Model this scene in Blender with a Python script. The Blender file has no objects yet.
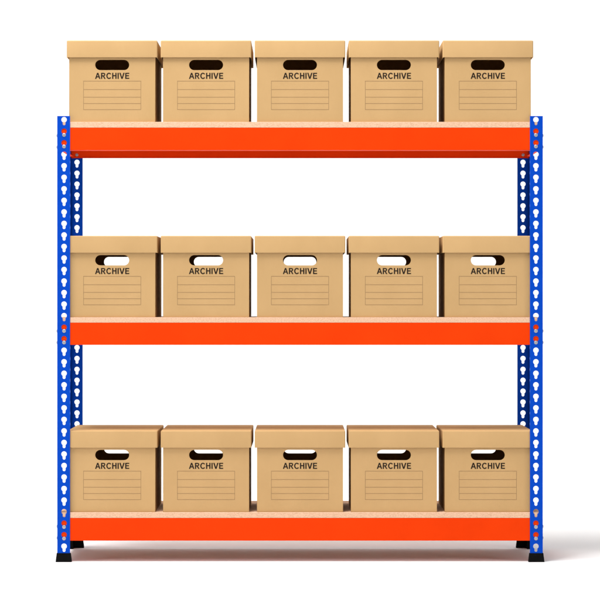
import bpy, bmesh, math, random
from mathutils import Vector
random.seed(4)
S = bpy.context.scene
COL = S.collection

# ------------------------------------------------------------ scale
U = 0.00384                     # metres per photo pixel on the rack's front plane
def X(px): return (px - 300.0) * U
def Z(py): return (562.0 - py) * U

# ------------------------------------------------------------ camera
cd = bpy.data.cameras.new('camera'); cam = bpy.data.objects.new('camera', cd); COL.objects.link(cam)
cd.sensor_width = 36; cd.lens = 125.0; cd.clip_end = 200; cd.clip_start = 0.1
cam.location = (0, -8, Z(300)); cam.rotation_euler = (math.radians(90), 0, 0)
S.camera = cam

# ------------------------------------------------------------ world, lamps, exposure
w = bpy.data.worlds.new('World'); S.world = w; w.use_nodes = True
bg = w.node_tree.nodes['Background']
bg.inputs[0].default_value = (1, 1, 1, 1); bg.inputs[1].default_value = 0.16

def softbox(name, loc, target, sx, sy, power, col=(1, 1, 1)):
    l = bpy.data.lights.new(name, 'AREA'); l.shape = 'RECTANGLE'; l.size = sx; l.size_y = sy
    l.energy = power; l.color = col
    o = bpy.data.objects.new(name, l); COL.objects.link(o); o.location = loc
    o.rotation_euler = (Vector(target) - Vector(loc)).to_track_quat('-Z', 'Y').to_euler()
    return o
softbox('front_left_softbox', (-6.2, -3.4, 2.4), (-0.1, 0, 1.0), 1.6, 2.6, 60, (1, .99, .97))
softbox('front_right_softbox', (6.2, -3.4, 2.2), (0.1, 0, 1.0), 1.6, 2.6, 70, (1, .99, .98))
softbox('overhead_softbox', (-1.6, -1.35, 6.4), (0.1, -0.1, 0.4), 3.2, 1.8, 570)
softbox('floor_front_softbox', (0, -5.0, 5.5), (0, -1.4, 0.6), 7, 3.0, 120)
softbox('backdrop_softbox', (0, 4.6, 7.5), (0, 7.0, 2.2), 11, 1.2, 360)
S.view_settings.view_transform = 'Standard'; S.view_settings.look = 'None'
S.view_settings.exposure = 0; S.view_settings.gamma = 1
S.render.engine = 'CYCLES'

# ------------------------------------------------------------ materials
def nodes(m): return m.node_tree.nodes, m.node_tree.links
def mat(name, col, rough=0.6, spec=0.3, metal=0.0):
    m = bpy.data.materials.new(name); m.use_nodes = True
    b = m.node_tree.nodes['Principled BSDF']
    b.inputs['Base Color'].default_value = (*col, 1)
    b.inputs['Roughness'].default_value = rough
    b.inputs['Specular IOR Level'].default_value = spec
    b.inputs['Metallic'].default_value = metal
    return m
def mottled(name, c1, c2, scale, rough, spec, stretch=(1, 1, 1), bump=0.0, bscale=200, bstretch=(1, 1, 1), ramp=(0.35, 0.65), rnd=0.0):
    m = mat(name, c1, rough, spec); n, l = nodes(m); b = n['Principled BSDF']
    tc = n.new('ShaderNodeTexCoord'); mp = n.new('ShaderNodeMapping'); mp.inputs['Scale'].default_value = stretch
    oi = n.new('ShaderNodeObjectInfo'); ad = n.new('ShaderNodeVectorMath'); ad.operation = 'ADD'
    ml = n.new('ShaderNodeMath'); ml.operation = 'MULTIPLY'; ml.inputs[1].default_value = 37.0
    l.new(oi.outputs['Random'], ml.inputs[0])
    l.new(tc.outputs['Object'], ad.inputs[0]); l.new(ml.outputs[0], ad.inputs[1]); l.new(ad.outputs[0], mp.inputs[0])
    nz = n.new('ShaderNodeTexNoise'); nz.inputs['Scale'].default_value = scale; nz.inputs['Detail'].default_value = 4
    l.new(mp.outputs[0], nz.inputs['Vector'])
    r = n.new('ShaderNodeValToRGB'); r.color_ramp.elements[0].position = ramp[0]; r.color_ramp.elements[1].position = ramp[1]
    r.color_ramp.elements[0].color = (*c1, 1); r.color_ramp.elements[1].color = (*c2, 1)
    l.new(nz.outputs['Fac'], r.inputs[0])
    out = r.outputs[0]
    if rnd:
        hs = n.new('ShaderNodeHueSaturation'); mr = n.new('ShaderNodeMapRange')
        mr.inputs['To Min'].default_value = 1 - rnd; mr.inputs['To Max'].default_value = 1 + rnd
        l.new(oi.outputs['Random'], mr.inputs['Value']); l.new(mr.outputs[0], hs.inputs['Value'])
        l.new(out, hs.inputs['Color']); out = hs.outputs[0]
    l.new(out, b.inputs['Base Color'])
    if bump:
        mp2 = n.new('ShaderNodeMapping'); mp2.inputs['Scale'].default_value = bstretch; l.new(tc.outputs['Object'], mp2.inputs[0])
        n2 = n.new('ShaderNodeTexNoise'); n2.inputs['Scale'].default_value = bscale; l.new(mp2.outputs[0], n2.inputs['Vector'])
        bp = n.new('ShaderNodeBump'); bp.inputs['Strength'].default_value = bump; bp.inputs['Distance'].default_value = 0.002
        l.new(n2.outputs['Fac'], bp.inputs['Height']); l.new(bp.outputs[0], b.inputs['Normal'])
    return m
M_CARD = mottled('cardboard', (.515, .325, .146), (.540, .342, .156), 9, .9, .04, (1, 1, .6), .10, 60, (4, 4, .6), rnd=.015)
M_INK = mat('dark_ink', (.020, .014, .010), .8, .1)
M_LINE = mat('brown_print', (.31, .195, .095), .8, .1)
M_BLUE = mottled('blue_powder_coat', (.001, .055, .45), (.0014, .060, .48), 20, .55, .05, bump=.04, bscale=500)
M_RED = mottled('orange_powder_coat', (.75, .042, .0008), (.79, .046, .001), 6, .55, .05, bump=.04, bscale=500)
M_BOARD = mottled('chipboard', (.60, .365, .23), (.74, .485, .33), 170, .9, .1, (1, 1, 2.2), .25, 220, ramp=(.30, .56))
M_STEEL = mat('zinc_rivet', (.36, .36, .40), .45, .4, .5)
M_RUBBER = mottled('black_plastic', (.003, .003, .003), (.005, .005, .005), 40, .7, .05, bump=.1)
M_FLOOR = mottled('white_studio_floor', (.90, .90, .895), (.91, .91, .905), 1.5, .9, .05)

# ------------------------------------------------------------ helpers
def link_mesh(name, me, m, parent=None):
    o = bpy.data.objects.new(name, me); COL.objects.link(o)
    if m is not None:
        me.materials.clear(); me.materials.append(m)
    if parent: o.parent = parent
    return o
def obj(name, bm, m, parent=None, smooth=False):
    bmesh.ops.recalc_face_normals(bm, faces=bm.faces[:])
    me = bpy.data.meshes.new(name); bm.to_mesh(me); bm.free()
    if smooth:
        for p in me.polygons: p.use_smooth = True
        me.set_sharp_from_angle(angle=math.radians(50))
    return link_mesh(name, me, m, parent)
def box(bm, x0, x1, y0, y1, z0, z1, bev=0.0, seg=2):
    vs = [bm.verts.new((x, y, z)) for z in (z0, z1) for y in (y0, y1) for x in (x0, x1)]
    fs = [bm.faces.new([vs[i] for i in f]) for f in ((0,2,3,1),(4,5,7,6),(0,1,5,4),(2,6,7,3),(0,4,6,2),(1,3,7,5))]
    if bev:
        es = list({e for f in fs for e in f.edges})
        bmesh.ops.bevel(bm, geom=es, offset=bev, segments=seg, affect='EDGES', profile=.5)
def plate(polys, half, bev=0.0, res=1):
    """filled outlines with holes (2D lists), thickness 2*half, as a temporary mesh in the x-y plane"""
    cu = bpy.data.curves.new('outline', 'CURVE'); cu.dimensions = '2D'; cu.fill_mode = 'BOTH'
    cu.extrude = half - bev; cu.bevel_depth = bev; cu.offset = -bev; cu.bevel_resolution = res
    for p in polys:
        s = cu.splines.new('POLY'); s.points.add(len(p) - 1); s.use_cyclic_u = True
        for i, (x, y) in enumerate(p): s.points[i].co = (x, y, 0, 1)
    t = bpy.data.objects.new('outline', cu)
    COL.objects.link(t); dg = bpy.context.evaluated_depsgraph_get()
    me = bpy.data.meshes.new_from_object(t.evaluated_get(dg)); bpy.data.objects.remove(t)
    return me
def add_plate(bm, me, fn):
    """append a plate mesh to bm with each vertex sent through fn"""
    n0 = len(bm.verts); bm.from_mesh(me); bm.verts.ensure_lookup_table()
    for v in bm.verts[n0:]: v.co = Vector(fn(v.co))
def cyl(bm, c, axis, r, h, seg=16, dome=0.0):
    """short cylinder from c along axis (unit vector) with an optional dome"""
    a = Vector(axis); u = a.orthogonal().normalized(); v = a.cross(u)
    prof = [(r, 0), (r, h)]
    if dome: prof += [(r * .8, h + dome * .6), (r * .45, h + dome * .93)]
    rings = []
    for rr, hh in prof:
        rings.append([bm.verts.new(Vector(c) + a * hh + (u * math.cos(t) + v * math.sin(t)) * rr)
                      for t in [2 * math.pi * i / seg for i in range(seg)]])
    for A, B in zip(rings, rings[1:]):
        for i in range(seg): bm.faces.new((A[i], A[(i+1) % seg], B[(i+1) % seg], B[i]))
    bm.faces.new(rings[0][::-1]); bm.faces.new(rings[-1])
def arc(cx, cy, rx, ry, a0, a1, n):
    return [(cx + rx * math.cos(math.radians(a0 + (a1 - a0) * i / n)), cy + ry * math.sin(math.radians(a0 + (a1 - a0) * i / n))) for i in range(n + 1)]

# ------------------------------------------------------------ setting: white studio sweep
def sweep():
    prof = [(-14, 0), (-6, 0), (0, 0), (5, 0)]
    R = 2.0
    prof += [(5 + R * math.sin(t), R - R * math.cos(t)) for t in [math.pi / 2 * i / 16 for i in range(1, 17)]]
    prof += [(7, 9)]
    bm = bmesh.new(); rows = []
    for y, z in prof: rows.append([bm.verts.new((x, y, z)) for x in (-12, 12)])
    for A, B in zip(rows, rows[1:]): bm.faces.new((A[0], A[1], B[1], B[0]))
    me = bpy.data.meshes.new('floor'); bm.to_mesh(me); bm.free()
    for p in me.polygons: p.use_smooth = True
    o = link_mesh('floor', me, M_FLOOR); o['kind'] = 'structure'
sweep()

# ------------------------------------------------------------ the rack
rack = bpy.data.objects.new('shelving_rack', None); COL.objects.link(rack); rack.location = (0, 0, 0)
rack['label'] = 'blue and orange steel shelving rack with three chipboard shelves of boxes'
rack['category'] = 'shelving rack'

XO = X(57.2)                    # outer face of the left uprights (negative)
FW = 12.85 * U                  # flange width
T = 0.002                       # steel thickness
DEPTH = 0.466                   # outer front to outer back
HOLE_X = X(64.05)
HOLES = [119.7 + 11.53 * n for n in range(38)]
def keyhole(cx, cz):
    r, s = 2.75 * U, 1.45 * U
    a = math.degrees(math.asin(s / r))
    return arc(cx, cz, r, r, -90 + a, 270 - a, 22) + arc(cx, cz - 4.15 * U, s, s, 180, 360, 8)
def upright(sx, back):
    """L-section post; sx=-1 left, +1 right"""
    ztop, zbot = Z(116.0), 0.006
    face = [[(XO, zbot), (XO + FW, zbot), (XO + FW, ztop), (XO, ztop)]] + [keyhole(HOLE_X, Z(h)) for h in HOLES]
    d0 = T; d1 = 0.047
    side = [[(d0, zbot), (d1, zbot), (d1, ztop), (d0, ztop)]] + [keyhole(0.0262, Z(h)) for h in HOLES]
    mf = plate(face, T / 2, .0004, 0); ms = plate(side, T / 2, .0004, 0)
    Y = (lambda y: DEPTH - y) if back else (lambda y: y)
    bm = bmesh.new()
    add_plate(bm, mf, lambda c: (-sx * c.x, Y(T / 2 + c.z), c.y))
    add_plate(bm, ms, lambda c: (-sx * (XO + T / 2 + c.z), Y(c.x), c.y))
    o = obj('upright', bm, M_BLUE, rack)
    # flared black foot wrapped round the L
    bm = bmesh.new(); g = 0.0022
    out = [(-g, -g), (FW + g, -g), (FW + g, .0125), (.0125, .0125), (.0125, .050), (-g, .050)]
    k = 0.0034
    low = [(-g-k, -g-k), (FW + g + k, -g-k), (FW + g + k, .0125 + k), (.0125 + k, .0125 + k), (.0125 + k, .050 + k), (-g-k, .050 + k)]
    rings = []
    for pts, z in ((low, 0.0004), (low, .003), (out, Z(553.6)), ([(p[0] * .985, p[1] * .985) for p in out], Z(553.2))):
        rings.append([bm.verts.new((-sx * (XO + px), Y(py), z)) for px, py in pts])
    for A, B in zip(rings, rings[1:]):
        for i in range(6): bm.faces.new((A[i], A[(i+1) % 6], B[(i+1) % 6], B[i]))
    bm.faces.new(rings[0][::-1]); bm.faces.new(rings[-1])
    obj('foot_cap', bm, M_RUBBER, o)
for back in (False, True):
    for sx in (-1, 1): upright(sx, back)

LEVELS = [(121.8, 127.6, 150.0, (1, 2)), (317.3, 322.7, 344.9, (18, 19)), (512.4, 518.1, 540.8, (35, 36))]
xi = -(XO + T + .0012)          # beam half length
def beam(zt, zb, hs, back):
    Y = (lambda y: DEPTH - y) if back else (lambda y: y)
    bm = bmesh.new(); y0 = T + .0006; lip = .006 if back else .045  # front bottom lip widened to shade the rear beam, rear lip cut short
    # C-profile swept along x, front face full height, lips turned inwards
    prof = [(y0, zb + .0015), (y0 + .0015, zb), (y0 + lip, zb), (y0 + lip, zb + .002), (y0 + .0032, zb + .002), (y0 + .002, zb + .0032),
            (y0 + .002, zt - .0032), (y0 + .0032, zt - .002), (y0 + .034, zt - .002), (y0 + .034, zt), (y0 + .0015, zt), (y0, zt - .0015)]
    A = [bm.verts.new((-xi, Y(y), z)) for y, z in prof]; B = [bm.verts.new((xi, Y(y), z)) for y, z in prof]
    n = len(prof)
    for i in range(n): bm.faces.new((A[i], A[(i+1) % n], B[(i+1) % n], B[i]))
    bm.faces.new(A); bm.faces.new(B[::-1])
    o = obj('beam', bm, M_RED, rack)
    for sx in (-1, 1):
        for h in hs:
            b2 = bmesh.new(); z = Z(HOLES[h] + 3.75); x = -sx * HOLE_X
            d = 1 if back else -1
            cyl(b2, (x, Y(y0), z), (0, d, 0), 1.3 * U, T + .0007, 14)
            cyl(b2, (x, Y(-.0002), z), (0, d, 0), 1.85 * U, .0008, 18, .0016)
            cyl(b2, (x, Y(y0 + .002), z), (0, -d, 0), 1.6 * U, .0012, 14, .0012)
            obj('rivet', b2, M_STEEL, o, True)
def side_beam(sx, zt, zb, hs):
    bm = bmesh.new(); x0 = XO + T + .0003; y0 = T + .036; y1 = DEPTH - y0
    # web between the uprights, with end tongues behind the side flanges
    P = lambda x: -sx * x
    def bx(xa, xb, ya, yb, za, zb_):
        a, b = sorted((P(xa), P(xb))); box(bm, a, b, ya, yb, za, zb_)
    bx(x0, x0 + .0008, .0375, DEPTH - .0375, zb + .004, zt - .004)
    bx(x0 + .0008, x0 + .014, .0375, DEPTH - .0375, zb + .004, zb + .006)
    return obj('side_beam', bm, M_RED, rack)
def side_rivets(sx, hs, o):
    for back in (False, True):
        for h in hs:
            b2 = bmesh.new(); y = .0262; y = DEPTH - y if back else y
            cyl(b2, (-sx * (XO + T), y, Z(HOLES[h] + 3.9)), (sx, 0, 0), 1.3 * U, T + .0003, 12)
            cyl(b2, (-sx * (XO - .0001), y, Z(HOLES[h] + 3.9)), (sx, 0, 0), 1.85 * U, .0014, 16, .0042)
            obj('rivet', b2, M_STEEL, o, True)
for bt, zt, zb, hs in LEVELS:
    for back in (False, True): beam(Z(zt) , Z(zb), hs, back)
    for sx in (-1, 1):
        side_rivets(sx, hs, side_beam(sx, Z(zt), Z(zb), hs))
    bm = bmesh.new()
    box(bm, -xi + .002, xi - .002, T + .0008, DEPTH - T - .0008, Z(zt) + .0003, Z(bt), .0008, 1)
    obj('shelf_board', bm, M_BOARD, rack)

# ------------------------------------------------------------ archive box
BW, BD, BH = 86.2 * U, .362, .304       # body
LW, LH, CT = 90.7 * U, 16.9 * U, .003   # lid width, lid height, card thickness
TOT = 81.5 * U
def letters():
    t = .205
    G = {}
    G['A'] = (.92, [[(0, 0), (.35, 1), (.57, 1), (.92, 0), (.705, 0), (.625, .25), (.295, .25), (.215, 0)],
                    [(.355, .42), (.565, .42), (.46, .76)]])
    G['R'] = (.80, [[(0, 0), (0, 1)] + arc(.46, .72, .28, .28, 90, -80, 10) + [(.80, 0), (.555, 0), (.33, .41), (t, .41), (t, 0)],
                    [(t, .83), (t, .585)] + arc(.45, .7075, .10, .1225, -90, 90, 8)])
    G['C'] = (.86, [arc(.46, .5, .46, .52, 38, 322, 24) + arc(.46, .5, .255, .345, 322, 38, 24)])
    G['H'] = (.75, [[(0, 0), (0, 1), (t, 1), (t, .62), (.75-t, .62), (.75-t, 1), (.75, 1), (.75, 0), (.75-t, 0), (.75-t, .445), (t, .445), (t, 0)]])
    G['I'] = (t, [[(0, 0), (0, 1), (t, 1), (t, 0)]])
    G['V'] = (.90, [[(0, 1), (.22, 1), (.45, .29), (.68, 1), (.90, 1), (.56, 0), (.34, 0)]])
    G['E'] = (.70, [[(0, 0), (0, 1), (.69, 1), (.69, .83), (t, .83), (t, .605), (.64, .605), (.64, .435), (t, .435), (t, .17), (.70, .17), (.70, 0)]])
    gap = {'A': .10, 'R': .10, 'C': .14, 'H': .17, 'I': .10, 'V': .10, 'E': 0}
    x = 0; polys = []
    for ch in 'ARCHIVE':
        wd, ps = G[ch]
        polys.append([[(px + x, py) for px, py in p] for p in ps]); x += wd + gap[ch]
    return polys, x
def make_box():
    root = bpy.data.objects.new('archive_box', None); COL.objects.link(root)
    hz = 57.1 * U; hw, hh = 34.0 * U / 2, 10.35 * U / 2
    slot = arc(hw - hh, hz, hh, hh, -90, 90, 12) + arc(-(hw - hh), hz, hh, hh, 90, 270, 12)
    top = TOT - CT - .001
    me = plate([[(-BW/2, 0), (BW/2, 0), (BW/2, top), (-BW/2, top)], slot], CT / 2, .0011, 2)
    bm = bmesh.new()
    add_plate(bm, me, lambda c: (c.x, CT / 2 + c.z, c.y))
    add_plate(bm, me, lambda c: (c.x, BD - CT / 2 + c.z, c.y))
    for s in (-1, 1):
        a, b = sorted((s * (BW/2 - .0003), s * (BW/2 - CT))); box(bm, a, b, CT - .0008, BD - CT + .0008, 0.0002, top - .0002)
    box(bm, -BW/2 + CT, BW/2 - CT, CT - .0005, BD - CT + .0005, 0.0004, CT)
    obj('body', bm, M_CARD, root)
    # lid: rounded shell open below
    bm = bmesh.new(); ov = (LW - BW) / 2
    z0, z1 = TOT - LH, TOT
    box(bm, -LW/2, LW/2, -ov + .0006, BD + .0075, z0, z1)
    low = [f for f in bm.faces if all(abs(v.co.z - z0) < 1e-6 for v in f.verts)]
    bmesh.ops.delete(bm, geom=low, context='FACES')
    es = [e for e in bm.edges if not all(abs(v.co.z - z0) < 1e-6 for v in e.verts)]
    bmesh.ops.bevel(bm, geom=es, offset=.0042, segments=4, affect='EDGES', profile=.5)
    bmesh.ops.recalc_face_normals(bm, faces=bm.faces[:])
    up = [f for f in bm.faces if f.calc_center_median().z > z1 - 1e-5]
    if up and up[0].normal.z < 0: bmesh.ops.reverse_faces(bm, faces=bm.faces[:])
    me = bpy.data.meshes.new('lid'); bm.to_mesh(me); bm.free()
    tmp = bpy.data.objects.new('tmp', me); COL.objects.link(tmp)
    sm = tmp.modifiers.new('s', 'SOLIDIFY'); sm.thickness = CT; sm.offset = -1
    dg = bpy.context.evaluated_depsgraph_get(); me2 = bpy.data.meshes.new_from_object(tmp.evaluated_get(dg)); bpy.data.objects.remove(tmp)
    for p in me2.polygons: p.use_smooth = True
    me2.set_sharp_from_angle(angle=math.radians(40)); me2.name = 'lid'
    link_mesh('lid', me2, M_CARD, root)
    # print
    polys, tot = letters(); kx = 34.3 * U / tot; kz = 6.0 * U
    bm = bmesh.new()
    for ps in polys:
        mp = plate(ps, .00015)
        add_plate(bm, mp, lambda c: ((c.x - tot / 2) * kx, -.0003 + c.z, 43.25 * U + c.y * kz))
    obj('lettering', bm, M_INK, root)
    bm = bmesh.new(); lw = .0007
    xs = 28.7 * U; zs = [41.0 * U, 32.6 * U, 24.9 * U, 18.6 * U, 12.5 * U]
    for z in zs: box(bm, -xs + lw, xs - lw, -.00035, -.0001, z - lw, z + lw)
    for s in (-1, 1): box(bm, s * xs - lw, s * xs + lw, -.00035, -.0001, zs[-1] - lw, zs[0] + lw)
    obj('form_grid', bm, M_LINE, root)
    return root
proto = make_box()
side = ['leftmost', 'second from the left', 'middle', 'second from the right', 'rightmost']
rows = [(121.8, 'top', 'solid black slot'),
        (317.3, 'middle', 'white through its slot'),
        (512.4, 'bottom', 'lid top visible')]
k = 0
for py, rn, note in rows:
    for i in range(5):
        if k == 0: o = proto
        else:
            o = proto.copy(); COL.objects.link(o)
            for ch in list(proto.children):
                c = ch.copy(); COL.objects.link(c); c.parent = o
        k += 1
        o.location = ((i - 2) * 94.05 * U, .0118, Z(py) + .0002)
        o['label'] = 'cardboard archive box, %s on the %s shelf, %s' % (side[i], rn, note)
        o['category'] = 'archive box'
        o['group'] = 'cardboard archive boxes on the rack'
